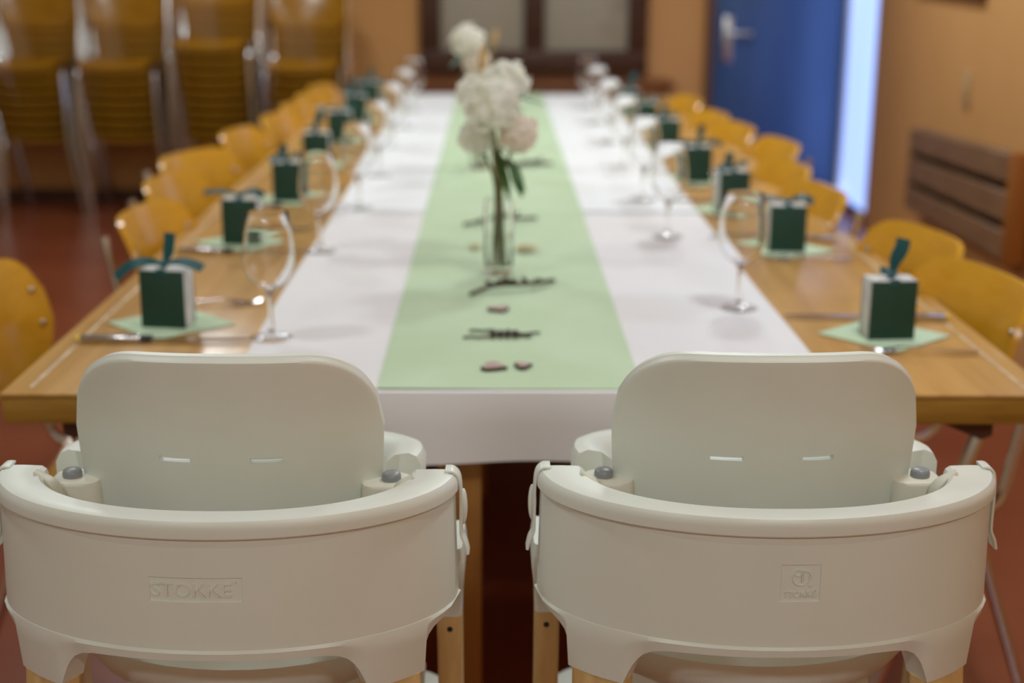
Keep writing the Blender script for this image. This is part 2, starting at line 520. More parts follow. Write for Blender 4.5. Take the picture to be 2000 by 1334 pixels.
def make_chair(wood, label, rivets=True):
    t = thing('plywood_chair', label, 'chair')
    bm = bmesh.new()

    def fs(u, v):
        x = (u - .5) * 2
        y = (v - .5) * 2
        k = 1 - .10 * abs(y) ** 3
        return Vector((x * .19 * k * (1 - .06 * (1 - v)), (.055 + .165 * y) * (1 - .03 * abs(x) ** 4), .437 + .012 * x * x - .028 * max(0, y - .45) ** 2 * 3 + .02 * max(0, -y - .5)))
    sheet(bm, fs, 12, 12, Vector((0, 0, .012)))
    finish('seat', bm, wood, t)
    bm = bmesh.new()

    def fb(u, v):
        x = (u - .5) * 2
        s = max(.08, (1 - abs(x) ** 6)) ** .5
        h = (v - .5) * 2 * s
        z = .716 + .106 * h
        return Vector((.2 * math.sin(x * 1.0) / math.sin(1.0), -.205 - .028 * h + .010 * (1 - h * h) + .045 * abs(x) ** 2.0, z))

    def ob(u, v):
        x = (u - .5) * 2
        n = Vector((.55 * x, -1, -.15)).normalized()
        return n * .012
    sheet(bm, fb, 20, 12, ob)
    finish('backrest', bm, wood, t)
    for s in (-1, 1):
        x = s * .203
        tube('leg', fillet_path([(x * 1.0, -.232, .79), (x * 1.0, -.196, .60), (x * .98, -.165, .424), (x * .98, .16, .420), (x * 1.08, .175, .0)], .05), .0105, 'chrome', t)
        tube('leg', fillet_path([(x * .95, .02, .424), (x * 1.0, -.12, .40), (x * 1.12, -.26, .0)], .03), .0105, 'chrome', t)
    tube('crossbar', [(-.185, -.06, .425), (.185, -.06, .425)], .009, 'chrome', t)
    if rivets:
        for s in (-1, 1):
            for h in (-.36, .36):
                u = .5 + s * .40
                p = fb(u, .5 + h * .5)
                bm = bmesh.new()
                alathe(bm, [(0, .004), (.004, .0035), (.0065, .001), (.0065, -.002), (0, -.002)], 10)
                bmesh.ops.rotate(bm, cent=(0, 0, 0), matrix=Matrix.Rotation(-PI / 2, 3, 'X') @ Matrix.Identity(3), verts=bm.verts[:])
                bmesh.ops.rotate(bm, cent=(0, 0, 0), matrix=Matrix.Rotation(s * .5, 3, 'Z'), verts=bm.verts[:])
                bmesh.ops.translate(bm, vec=p + Vector((0, .002, 0)), verts=bm.verts[:])
                finish('rivet', bm, 'rivet', t)
    return t


proto = make_chair('ply', '')
# near-end back corner (x, y) of each chair; the chair's back spans 0.37 m beyond it
left = [(-.865, 2.33, 12), (-.77, 3.02, 2), (-.83, 3.50, 0), (-.91, 3.97, -12), (-.83, 4.53, 0), (-.775, 5.0, 0), (-.765, 5.42, 0), (-.76, 5.82, 0), (-.76, 6.22, 0)]
right = [(.895, 2.36, 3), (.90, 2.76, 3), (.875 - .07, 3.36, 0), (.81, 3.79, 0), (.885, 4.30, 0), (.825, 4.74, 0), (.80, 5.14, 0), (.785, 5.72, 0)]
first = True
for side, spots in ((-1, left), (1, right)):
    for i, (x, y, a) in enumerate(spots):
        c = proto if first else copy_tree(proto)
        first = False
        ph = (-PI / 2 if side < 0 else PI / 2) + math.radians(a + 9 * side)
        tip = Matrix.Rotation(ph, 3, 'Z') @ Vector((-side * .2, -.16, 0))
        c.location = (x - tip.x, y - tip.y, 0)
        c.rotation_euler = (0, 0, ph)
        sd = 'left' if side < 0 else 'right'
        tag(c, f'plywood chair on the {sd} side of the table, {ORD[i]}{" from" if i else " to"} the white high chairs',
            'chair', 'plywood chairs around the long table')

sproto = make_chair('ply_dark', '', False)
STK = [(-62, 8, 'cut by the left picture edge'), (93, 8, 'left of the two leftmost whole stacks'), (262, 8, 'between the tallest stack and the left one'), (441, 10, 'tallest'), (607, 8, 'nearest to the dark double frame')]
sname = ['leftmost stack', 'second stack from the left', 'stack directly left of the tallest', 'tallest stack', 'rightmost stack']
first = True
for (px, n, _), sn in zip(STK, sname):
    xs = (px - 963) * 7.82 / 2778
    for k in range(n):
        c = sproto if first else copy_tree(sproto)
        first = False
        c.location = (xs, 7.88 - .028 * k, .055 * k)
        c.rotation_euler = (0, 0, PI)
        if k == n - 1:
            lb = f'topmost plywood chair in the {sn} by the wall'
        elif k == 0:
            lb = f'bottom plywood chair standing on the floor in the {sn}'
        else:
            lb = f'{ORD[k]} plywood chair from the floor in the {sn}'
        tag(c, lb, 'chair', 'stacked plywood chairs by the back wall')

# ------------------------------------------------------------------ tables
TX0, TX1, TY0 = -.745, .855, 2.05
TH = .74
tl = {(0, 0): 'front left wooden table with a light inlay line, under the white cloth', (1, 0): 'front right wooden table with a light inlay line, under the white cloth',
      (0, 1): 'middle wooden table on the left half, under the cloth', (1, 1): 'middle wooden table on the right half, under the cloth',
      (0, 2): 'far wooden table on the left half, near the dark double frame', (1, 2): 'far wooden table on the right half, near the dark double frame'}
for ix in range(2):
    for iy in range(3):
        cx, cy = TX0 + .4 + .8 * ix, TY0 + .8 + 1.6 * iy
        t = thing('wooden_table', tl[(ix, iy)], 'table', (cx, cy, 0), 0, 'wooden tables joined into the long table')
        sgn = -1 if ix == 0 else 1
        box('tabletop', (0, 0, TH - .003), (.798, 1.598, .006), 'table', t, .002)
        box('edge_band', (0, 0, TH - .027), (.796, 1.596, .042), 'tedge', t, .004)
        box('inlay_line', (sgn * .362, 0, TH + .0001), (.006, 1.53, .0008), 'inlay', t, 0)
        for yy in (-.74, .74):
            ys = -1 if yy < 0 else 1
            bm = bmesh.new()
            xx = sgn * .275
            loft(bm, [[(xx - sgn * .045 * k, yy - .02, z) for z, k in ((.692, -1.0), (.692, 1.3))] + [(xx - sgn * (-.028), yy - .02, .655)][::-1] + [(xx + sgn * .045, yy - .02, .662)],
                      [(xx - sgn * .045 * k, yy + .02, z) for z, k in ((.692, -1.0), (.692, 1.3))] + [(xx - sgn * (-.028), yy + .02, .655)][::-1] + [(xx + sgn * .045, yy + .02, .662)]])
            finish('bracket', bm, 'darkwood', t, smooth=False)
            tube('leg', [(xx + sgn * .035, yy, .675), (xx - sgn * .17, yy, 0)], .0125, 'chrome', t)
            xi = -sgn * .26
            if ix == 0:
                box('leg', (.29, yy + ys * -.05, .346), (.07, .05, .692), 'legwood', t, .004)
            else:
                tube('leg', [(xi, yy, .695), (xi, yy, 0)], .0125, 'chrome', t)

# cloths
CLX0, CLX1 = -.412, .524


def cloth(name, y0, y1, drop, m, z, label, seed, ny=60):
    bm = bmesh.new()
    rnd = random.Random(seed)
    ph = [rnd.uniform(0, 6) for _ in range(6)]
    L = y1 - y0 + drop

    def f(u, v):
        x = CLX0 + (CLX1 - CLX0) * u
        s = v * L
        bump = .0009 * math.sin(9 * x + ph[0]) * math.sin(3.1 * s + ph[1]) + .0006 * math.sin(4 * x - 7 * s + ph[2])
        if s < drop:
            d = drop - s
            k = min(1, d / .02)
            yy = y0 - .006 * k - .010 * (d / max(drop, .01)) * (.5 + .5 * math.sin(11 * x + ph[3])) - .004 * math.sin(23 * x + ph[4]) * d / max(drop, .01)
            return Vector((x, yy, z - d + .002 * math.sin(6 * x + ph[5])))
        return Vector((x + .002 * math.sin(5 * s), y0 - .006 + max(0, s - drop), z + .0012 + bump))
    sheet(bm, f, 40, ny, lambda u, v: Vector((0, .0008 if v * L < drop else 0, -.0006)))
    o = finish(name, bm, m)
    tag(o, label, 'tablecloth')
    return o


cloth('tablecloth', TY0, 3.64, .108, 'cloth', TH + .002, 'white paper tablecloth on the near end of the long table, hanging over the front edge', 3)
cloth('tablecloth', 3.625, 6.84, 0.0, 'cloth2', TH + .0045, 'brighter white tablecloth on the far two thirds of the long table', 5, 90)
bm = bmesh.new()


def frun(u, v):
    y = 2.062 + (6.83 - 2.062) * v ** 1.25
    x = -.178 + .403 * u
    cr = sum(.0016 * math.exp(-((y - yc - .01 * math.sin(5 * u + yc * 9)) / .012) ** 2) for yc in (2.13, 2.21, 2.33, 2.44, 2.62, 2.85, 3.1, 3.4, 3.7, 4.1))
    curl = .0015 * math.exp(-((y - 2.062) / .02) ** 2) * max(0, 1 - u * 2.2)
    return Vector((x, y, TH + .0055 + .003 * sstep(3.5, 3.62, y) + cr + curl))


sheet(bm, frun, 14, 220, Vector((0, 0, -.0008)))
tag(finish('table_runner', bm, 'runner'), 'pale green table runner along the middle of the long table', 'table runner')
ZT = TH          # bare wood
ZC = TH + .0040  # near cloth surface (top of ripples)
ZC2 = TH + .0065
ZR = TH + .0068  # runner surface

# ------------------------------------------------------------------ place settings


def make_box(kind, rnd):
    t = thing('favour_box', '', 'box')
    wd, dp, hg = .08, .048, .104
    box('box_body', (0, 0, hg / 2), (wd, dp, hg), 'boxwhite', t, .0015)
    box('front_panel', (0, -dp / 2 - .0008, hg / 2 - .001), (wd + .001, .0016, hg - .002), 'boxgreen', t, .0004)
    box('back_panel', (0, dp / 2 + .0008, hg / 2 - .001), (wd + .001, .0016, hg - .002), 'boxgreen', t, .0004)
    bm = bmesh.new()
    bmesh.ops.create_icosphere(bm, subdivisions=2, radius=.009)
    bmesh.ops.scale(bm, vec=(1.2, .9, .8), verts=bm.verts[:])
    for v in bm.verts:
        v.co += v.co * .25 * math.sin(v.co.x * 900 + v.co.z * 700)
    bmesh.ops.translate(bm, vec=(0, -.006, hg + .008), verts=bm.verts[:])
    finish('knot', bm, 'ribbon', t)
    tails = {0: [([(0, -.006, hg + .008), (.008, -.004, hg + .03), (.012, -.002, hg + .062)], .02, 1),
                 ([(0, -.006, hg + .008), (-.03, -.012, hg + .012), (-.06, -.018, hg + .004), (-.085, -.02, hg - .018)], .019, 0),
                 ([(0, -.006, hg + .008), (.03, -.008, hg + .013), (.06, -.012, hg + .008), (.072, -.016, hg + .002)], .017, 0)],
             1: [([(0, -.006, hg + .004), (.004, -.006, hg + .03), (.014, -.004, hg + .052), (.018, 0, hg + .068)], .026, 1),
                 ([(0, -.006, hg + .008), (-.012, -.012, hg + .014), (-.024, -.014, hg + .016)], .014, 0)],
             2: [([(0, -.006, hg + .008), (-.04, -.004, hg + .014), (-.085, 0, hg + .012)], .012, 0),
                 ([(0, -.006, hg + .008), (.03, -.008, hg + .016), (.055, -.01, hg + .006)], .018, 0)],
             3: [([(0, -.006, hg + .004), (-.012, -.004, hg + .025), (-.008, -.004, hg + .045)], .022, 1),
                 ([(0, -.006, hg + .008), (-.025, -.012, hg + .012), (-.045, -.016, hg + .0)], .02, 0),
                 ([(0, -.006, hg + .008), (.02, -.01, hg + .018), (.035, -.012, hg + .016)], .016, 0)]}
    for path, wdt, vert in tails[kind]:
        bm = bmesh.new()
        sp = smooth_path(path, 6)
        n = len(sp)
        sc = [.45 + .55 * sstep(0, .5, i / n) for i in range(n)]
        sec = [(-wdt / 2, -.0005), (wdt / 2, -.0005), (wdt / 2, .0005), (-wdt / 2, .0005)]
        sweep(bm, sp, sec, Vector((0, 1, 0)) if vert else Vector((0, -1, .75)), sc)
        finish('ribbon_tail', bm, 'ribbon', t)
    # ribbon band round the box
    for nm, c, s in (('ribbon_band', (0, -dp / 2 - .0018, hg - .004), (.017, .0008, .012)),):
        box(nm, c, s, 'ribbon', t, .0002)
    return t


boxes = [make_box(k, random) for k in range(4)]
used = [False] * 4


def place_box(kind, x, y, a, label, z):
    if not used[kind]:
        o = boxes[kind]
        used[kind] = True
    else:
        o = copy_tree(boxes[kind])
    o.location = (x, y, z)
    o.rotation_euler = (0, 0, math.radians(a))
    tag(o, label, 'box', 'dark green favour boxes')


def make_napkin():
    bm = bmesh.new()
    abox(bm, (0, 0, .0015), (.163, .163, .003), None, .001, 1)
    return finish('paper_napkin', bm, 'napkin')


nap0 = make_napkin()
nap_used = False

foot_p = [(0.0, 0.0), (.0345, .0), (.0365, .0012), (.035, .0026), (.022, .0050), (.010, .0085), (.0056, .015)]
stem_p = [(0, .006), (.0062, .0135), (.0052, .020), (.0043, .034), (.0041, .055), (.0046, .072), (.007, .080), (.013, .0855), (.0128, .0875), (0, .0868)]
bowl_p = [(.013, .0857), (.027, .096), (.037, .110), (.0425, .127), (.0438, .142), (.0425, .160), (.0395, .185), (.0365, .2175), (.0358, .2182), (.0351, .2172),
          (.0382, .185), (.0411, .160), (.0424, .142), (.0411, .128), (.0357, .1115), (.0257, .098), (.013, .0890)]
gl0 = thing('wine_glass', '', 'wine glass')
lathe('foot', foot_p, 'thin', gl0, 28)
lathe('stem', stem_p, 'glass', gl0, 16)
lathe('bowl', bowl_p, 'glass', gl0, 32)


def make_knife():
    t = thing('table_knife', '', 'knife')
    bm = bmesh.new()
    sweep(bm, [(-.14, 0, .008), (-.138, 0, .008), (-.04, 0, .008), (-.036, 0, .008)], rrect(.015, .011, .004), scales=[.8, 1, 1, .95])
    finish('handle', bm, 'steel', t)
    for yy in (-.004, .004):
        tube('groove', [(-.135, yy, .0132), (-.042, yy, .0132)], .0009, 'grey', t, 6)
    bm = bmesh.new()
    sweep(bm, [(-.147, 0, .008), (-.139, 0, .008)], rrect(.0135, .0105, .004))
    finish('end_cap', bm, 'yellow', t)
    bm = bmesh.new()
    sweep(bm, [(-.038, 0, .008), (-.018, 0, .008)], rrect(.0145, .0115, .004), scales=[1, .9])
    finish('collar', bm, 'black', t)
    bm = bmesh.new()
    pts = [(-.02, -.006), (.06, -.009), (.12, -.0085), (.148, -.003), (.155, .006), (.06, .0065), (-.02, .0055)]
    loft(bm, [[(x, y, .0055) for x, y in pts], [(x, y, .0075) for x, y in pts]])
    finish('blade', bm, 'steel', t, smooth=False)
    return t


def make_fork():
    t = thing('table_fork', '', 'fork')
    bm = bmesh.new()
    sp = smooth_path([(-.095, 0, .006), (-.05, 0, .007), (0, 0, .010), (.03, 0, .012), (.048, 0, .008)], 5)
    n = len(sp)
    sweep(bm, sp, rrect(.011, .003, .0014, 2), scales=[1.15 - .75 * sstep(.1, .6, i / (n - 1)) + .5 * sstep(.7, 1, i / (n - 1)) for i in range(n)])
    finish('handle', bm, 'steel', t)
    bm = bmesh.new()
    abox(bm, (.055, 0, .0062), (.022, .022, .0022), Matrix.Rotation(.12, 3, 'Y'), .001, 1)
    finish('head', bm, 'steel', t)
    for k in range(4):
        y = (-1.5 + k) * .0058
        bm = bmesh.new()
        sweep(bm, smooth_path([(.062, y, .0055), (.08, y, .0045), (.10, y, .010)], 3), rrect(.0032, .002, .0008, 1))
        finish('tine', bm, 'steel', t)
    return t


kn0, fk0 = make_knife(), make_fork()
kn_used = fk_used = gl_used = False
LB = [(-.578, 2.455, -8, 0), (-.575, 3.205, -3, 2), (-.553, 3.80, 4, 3), (-.555, 4.45, 0, 1), (-.548, 5.07, 0, 2), (-.548, 5.67, 0, 3), (-.545, 6.27, 0, 0)]
RB = [(.682, 2.385, 4, 1), (.655, 3.14, -3, 2), (.615, 3.66, 10, 3), (.59, 4.15, 6, 0), (.588, 4.86, 0, 3), (.57, 5.42, 0, 2), (.562, 5.96, 0, 1)]
LG = [(-.382, 2.363), (-.387, 3.107), (-.352, 3.654), (-.345, 4.22), (-.345, 4.83), (-.34, 5.44), (-.34, 6.05)]
RG = [(.457, 2.583), (.406, 3.285), (.402, 3.81), (.402, 4.41), (.40, 5.02), (.40, 5.63), (.40, 6.2)]
for side, B, G in ((-1, LB, LG), (1, RB, RG)):
    sd = 'left' if side < 0 else 'right'
    for i in range(7):
        pos = f'{ORD[i]}{" from" if i else " to"} the high chairs'
        x, y, a, kd = B[i]
        n = nap0 if not nap_used else nap0.copy()
        if nap_used:
            COL.objects.link(n)
        nap_used = True
        n.location = (x - side * .0, y + .015, ZT + .0006)
        n.rotation_euler = (0, 0, math.radians(45 + a + (6 if side < 0 else -8)))
        tag(n, f'pale green napkin under a box on the table, {sd} side, {pos}', 'napkin', 'pale green paper napkins')
        place_box(kd, x, y, a, f'dark green box with teal ribbon, {sd} side of the table, {pos}', ZT + .0037)
        gx, gy = G[i]
        gl = gl0 if not gl_used else copy_tree(gl0)
        gl_used = True
        gl.location = (gx, gy, ZC if gy < 3.6 else ZC2)
        tag(gl, f'empty stemmed wine glass, {sd} side of the table, {pos}', 'wine glass', 'wine glasses')
        if i < 5:
            # knife at the sitter's right hand, fork at the left
            k = kn0 if not kn_used else copy_tree(kn0)
            kn_used = True
            if side < 0:
                k.location = (x + .015, y - .115, ZT + .0006)
                k.rotation_euler = (0, 0, math.radians(0 + random.uniform(-1, 2)))
            else:
                k.location = (x - .0, y + .125, ZT + .0006)
                k.rotation_euler = (0, 0, math.radians(180 - 3 + random.uniform(-2, 2)))
            tag(k, f'steel knife with black collar, {sd} side of the table, {pos}', 'knife', 'table knives')
            k = fk0 if not fk_used else copy_tree(fk0)
            fk_used = True
            if side < 0:
                k.location = (x + .04, y + .155, ZT + .0006)
                k.rotation_euler = (0, 0, math.radians(4))
            else:
                k.location = (x + .03, y - .105, ZT + .0006)
                k.rotation_euler = (0, 0, math.radians(180 - 3))
            tag(k, f'steel fork lying flat, {sd} side of the table, {pos}', 'fork', 'table forks')

# ------------------------------------------------------------------ centrepieces


def make_bloom(bm, c, r, seed, n=130):
    rnd = random.Random(seed)
    bmesh.ops.create_icosphere(bm, subdivisions=2, radius=r * .72, matrix=Matrix.Translation(c))
    for k in range(n):
        zz = 1 - 2 * (k + .5) / n
        a = k * 2.39996 + rnd.uniform(-.2, .2)
        q = math.sqrt(1 - zz * zz)
        d = Vector((q * math.cos(a), q * math.sin(a), zz))
        tdir = d.orthogonal().normalized()
        tdir = (Matrix.Rotation(rnd.uniform(0, 6.28), 3, d) @ tdir)
        bdir = d.cross(tdir)
        s = r * rnd.uniform(.22, .32)
        p = c + d * r * rnd.uniform(.70, .90)
        lift = d * s * rnd.uniform(.2, .9)
        vs_ = [bm.verts.new(p - tdir * s * .4), bm.verts.new(p + bdir * s + lift * .6), bm.verts.new(p + tdir * s * .9 + lift), bm.verts.new(p - bdir * s + lift * .6)]
        bm.faces.new((vs_[0], vs_[1], vs_[2]))
        bm.faces.new((vs_[0], vs_[2], vs_[3]))


def make_leaf(bm, p, d, length, width, up=Vector((0, 0, 1))):
    d = d.normalized()
    s = d.cross(up).normalized()
    n = s.cross(d)
    L = []
    for i in range(6):
        t_ = i / 5
        w_ = width * math.sin(PI * min(1, t_ * .92 + .06)) ** .8
        c = p + d * length * t_ - n * length * .18 * t_ * t_
        L.append((c - s * w_ / 2, c - n * -.12 * w_ * -1, c + s * w_ / 2))
    V = [[bm.verts.new(q) for q in row] for row in L]
    for a, b in zip(V, V[1:]):
        for k in range(2):
            bm.faces.new((a[k], a[k + 1], b[k + 1], b[k]))


V_AXIS = [0.008]


def flower(base, head, r, label, seed, m='petal', leaves=()):
    t = thing('white_flower', label, 'flower', base)
    b = Vector(base)
    h = Vector(head) - b
    mid = Vector((h.x * .12 - (b.x - V_AXIS[0]) * .75, h.y * .12, h.z * .62))
    tube('stem', smooth_path([(0, 0, 0), mid, h], 6), .0034, 'stem', t, 6)
    bm = bmesh.new()
    make_bloom(bm, h, r, seed)
    finish('bloom', bm, m, t, smooth=False)
    for (f, d, ln, wd, mm) in leaves:
        bm = bmesh.new()
        p = mid * (f * 2) if f < .5 else mid + (h - mid) * ((f - .5) * 2)
        make_leaf(bm, p, Vector(d), ln, wd)
        finish('leaf', bm, mm, t)
    return t


def vase(x, y, z, label, rz=0.0, hgt=.155):
    bm = bmesh.new()

    def sq(wd, z_, r):
        return [(a, b, z_) for a, b in rrect(wd, wd * .85, r, 4)]
    rings = [sq(.050, 0, .012), sq(.056, .003, .013), sq(.058, .02, .013), sq(.060, hgt * .8, .014), sq(.058, hgt * .92, .02), sq(.052, hgt, .022),
             sq(.047, hgt, .020), sq(.053, hgt * .92, .018), sq(.055, hgt * .8, .012), sq(.053, .022, .011), sq(.047, .016, .011)]
    loft(bm, rings)
    o = finish('glass_vase', bm, 'glass')
    o.location = (x, y, z)
    o.rotation_euler = (0, 0, rz)
    tag(o, label, 'vase', 'clear glass vases')
    return o


V1 = (.008, 2.872)
vase(V1[0], V1[1], ZR, 'clear glass vase with white flowers, the nearer one on the green runner', .1)
B1 = (V1[0], V1[1], ZR + .018)


def hp(px, py, y):
    """point seen at a photograph pixel for a given distance (used only to measure positions)"""
    d = cam.matrix_world.to_3x3() @ Vector(((px - 1000) / 2777.78, -(py - 667) / 2777.78, -1))
    k = y / d.y
    return Vector((0, 0, CAM_H)) + d * k


flower((V1[0] + .004, V1[1] - .006, ZR + .018), hp(958, 205, 2.83), .058, 'large round white flower at the front centre of the nearer vase', 1,
       leaves=((.62, (1, -.3, -.9), .10, .036, 'leaf'), (.6, (.6, -.4, -1.3), .095, .032, 'leaf'), (.64, (1, .2, -.2), .05, .02, 'leaf')))
flower((V1[0] + .012, V1[1] + .008, ZR + .018), hp(988, 165, 2.93), .050, 'white flower at the top right of the nearer vase', 2,
       leaves=((.93, (1, .2, -.1), .09, .034, 'eucalyptus'), (.9, (1, -.2, -.5), .05, .022, 'leaf'), (.96, (.5, .2, 1.2), .06, .02, 'leaf')))
flower((V1[0] - .012, V1[1] + .006, ZR + .018), hp(932, 268, 2.88), .040, 'small white flower hanging at the left of the nearer vase', 3)
flower((V1[0] + .014, V1[1] - .01, ZR + .018), hp(1012, 262, 2.84), .041, 'blush white flower hanging at the right of the nearer vase', 4, 'petal2',
       leaves=((.75, (.5, -.5, -1), .08, .034, 'leaf'),))
flower((V1[0] - .002, V1[1] + .012, ZR + .018), hp(926, 180, 2.93), .036, 'white flower at the upper left of the nearer vase', 11)
V2 = (-.045, 4.36)
V_AXIS[0] = V2[0]
vase(V2[0], V2[1], ZR, 'clear glass vase with white flowers, the farther one on the green runner', -.1)
flower((V2[0], V2[1] - .008, ZR + .018), hp(915, 82, 4.34), .052, 'white flower at the top of the farther vase', 5,
       leaves=((.9, (-1, -.3, -.5), .08, .035, 'eucalyptus'), (.7, (-1, 0, -.3), .06, .03, 'leaf')))
flower((V2[0] + .01, V2[1] + .004, ZR + .018), hp(930, 122, 4.33), .045, 'lower white flower in the farther vase', 6, 'petal2',
       leaves=((.8, (-1, -.2, -.4), .07, .03, 'leaf'),))
for (b, px, py, y, lb) in ((V1, 942, 122, 2.95, 'dried straw coloured grass head rising from the nearer vase'), (V2, 966, 78, 4.40, 'dried straw coloured grass head rising from the farther vase')):
    h = hp(px, py, y)
    bb = Vector((b[0] - .004, b[1] + .014, ZR + .018))
    t = thing('dried_grass', lb, 'dried grass', bb)
    hh = h - bb
    tube('stem', smooth_path([(0, 0, 0), (hh.x * .2, hh.y * .2, hh.z * .5), hh], 5), .002, 'straw', t, 6)
    bm = bmesh.new()
    q = Vector((.1, 0, 1)).normalized()
    sweep(bm, [hh - q * .02, hh - q * .01, hh + q * .015, hh + q * .04], circ(.008, 8), scales=[.3, 1, 1, .2])
    finish('seed_head', bm, 'straw', t)

# wooden hearts, twigs, ornament


def heart(x, y, s, rz, label):
    bm = bmesh.new()
    pts = []
    for i in range(28):
        a = 2 * PI * i / 28
        pts.append((s * .062 * 16 * math.sin(a) ** 3 / 16 * 8 / 8, s * .062 * (13 * math.cos(a) - 5 * math.cos(2 * a) - 2 * math.cos(3 * a) - math.cos(4 * a)) / 16))
    loft(bm, [[(p[0], p[1], 0) for p in pts], [(p[0], p[1], .005) for p in pts]])
    o = finish('wooden_heart', bm, 'bark', None, smooth=False)
    tag(o, label, 'heart', 'wooden heart slices')
    o.location = (x, y, ZR)
    o.rotation_euler = (0, 0, rz)
    bm = bmesh.new()
    pp = [(p[0] * .93, p[1] * .93) for p in pts]
    loft(bm, [[(p[0], p[1], .0049) for p in pp], [(p[0], p[1], .0056) for p in pp]])
    finish('cut_face', bm, 'heart', o, smooth=False)


def hz(px, py):
    d = cam.matrix_world.to_3x3() @ Vector(((px - 1000) / 2777.78, -(py - 667) / 2777.78, -1))
    k = (ZR - CAM_H) / d.z
    return Vector((0, 0, CAM_H)) + d * k


for px, py, s, rz, lb in ((964, 719, .36, 1.2, 'larger flat wooden heart slice at the front end of the runner'), (1021, 717, .25, 1.9, 'smaller flat wooden heart slice at the front end of the runner'),
                          (975, 606, .34, .4, 'flat wooden heart slice between the dark ornament and the twig')):
    p = hz(px, py)
    heart(p.x, p.y, s, rz, lb)


def twig(pts, r, label):
    P = [hz(*p) for p in pts]
    c = P[0]
    t = thing('dry_twig', label, 'twig', (c.x, c.y, ZR))
    path = smooth_path([(p.x - c.x, p.y - c.y, r + .002 + (.006 if 0 < i < len(P) - 1 else 0)) for i, p in enumerate(P)], 5)
    tube('main_stem', path, r, 'twig', t, 6)
    rnd = random.Random(int(pts[0][0]))
    for k in range(10):
        i = int(len(path) * rnd.uniform(.3, .75))
        p = path[i]
        bm = bmesh.new()
        d = Vector((rnd.uniform(-1, 1), rnd.uniform(-.6, .6), rnd.uniform(.05, .5))).normalized()
        sweep(bm, [p, p + d * .012, p + d * .022], circ(r * 1.3, 5), scales=[.6, 1, .3])
        finish('bud', bm, 'twig', t)


twig([(918, 580), (965, 570), (1030, 566), (1082, 553)], .0042, 'dark dry twig lying across the runner in front of the nearer vase')
twig([(905, 443), (975, 438), (1048, 430)], .004, 'dark dry twig lying behind the nearer vase')
twig([(995, 330), (1035, 328), (1078, 323)], .005, 'dark dry twig lying on the runner beside the farther vase')
# tan wood-shaving rosettes behind the nearer vase
for px, py, s, lb in ((1028, 490, .028, 'tan wood shaving rosette to the right behind the nearer vase'), (928, 486, .018, 'small tan wood shaving piece to the left behind the nearer vase')):
    p = hz(px, py)
    bm = bmesh.new()
    rnd = random.Random(px)
    for k in range(16):
        a = k * 2.4
        d = Vector((math.cos(a), math.sin(a), .5))
        rr = s * (.3 + .7 * k / 16)
        make_leaf(bm, Vector((d.x * rr * .3, d.y * rr * .3, .004 + s * .35 * (1 - k / 16))), Vector((d.x, d.y, .25)), rr, rr * .7)
    o = finish('shaving_rosette', bm, 'straw')
    o.location = (p.x, p.y, ZR)
    tag(o, lb, 'decoration', 'wood shaving rosettes')
# dark openwork ornament
p = hz(980, 656)
t = thing('wooden_ornament', 'dark flat openwork wooden ornament lying on the green runner', 'ornament', (p.x, p.y, ZR))
strokes = [[(-.066, -.022), (-.05, -.018), (-.04, -.022), (-.028, -.017), (-.016, -.02)], [(-.056, .022), (-.045, .026), (-.034, .021), (-.024, .026), (-.012, .022)],
           [(.026, .006), (.04, .002), (.052, .008), (.066, .012)], [(.02, -.014), (.034, -.01), (.046, -.015), (.05, -.004)]]
for k in range(4):
    x0 = -.016 + .0125 * k
    strokes.append([(x0, -.024), (x0 + .006, -.004), (x0 - .004, .012), (x0 + .004, .030 - .006 * (k % 2))])
strokes.append([(-.02, -.006), (0, -.012), (.02, -.006), (.034, -.002)])
strokes.append([(-.02, .012), (0, .006), (.02, .014), (.03, .01)])
for s in strokes:
    bm = bmesh.new()
    sweep(bm, smooth_path([(a, b, .003) for a, b in s], 4), rrect(.0036, .004, .001, 1))
    finish('scroll', bm, 'bark', t)

# ------------------------------------------------------------------ white high chairs


def ell(a, b, x):
    """point of the back ellipse at sideways position x"""
    k = max(-1, min(1, x / a))
    return -b * math.sqrt(max(0, 1 - k * k))


def ell_arc(a, b):
    N = 400
    tb = [(0.0, 0.0)]
    s = 0.0
    for i in range(1, N + 1):
        t0, t1 = (i - 1) / N * PI / 2, i / N * PI / 2
        s += math.hypot(a * (math.sin(t1) - math.sin(t0)), b * (math.cos(t1) - math.cos(t0)))
        tb.append((s, t1))

    def f(q):
        sg = 1 if q >= 0 else -1
        q = abs(q)
        for (s0, t0), (s1, t1) in zip(tb, tb[1:]):
            if q <= s1:
                t_ = t0 + (t1 - t0) * (q - s0) / max(1e-9, s1 - s0)
                return sg * t_
        return sg * PI / 2
    return f


BA, BB = .258, .158


def text_mesh(txt, height, width):
    cu = bpy.data.curves.new('lettering', 'FONT')
    cu.body = txt
    cu.extrude = .02
    cu.resolution_u = 3
    o = bpy.data.objects.new('lettering_source', cu)
    COL.objects.link(o)
    bpy.context.view_layer.update()
    me = bpy.data.meshes.new_from_object(o.evaluated_get(bpy.context.evaluated_depsgraph_get()))
    bpy.data.objects.remove(o)
    bpy.data.curves.remove(cu)
    xs = [v.co.x for v in me.vertices]
    ys = [v.co.y for v in me.vertices]
    cx, cy = (min(xs) + max(xs)) / 2, (min(ys) + max(ys)) / 2
    for v in me.vertices:
        v.co.x = (v.co.x - cx) / (max(xs) - min(xs)) * width
        v.co.y = (v.co.y - cy) / (max(ys) - min(ys)) * height
        v.co.z = 1.0 if v.co.z > 0 else 0.0
    return me


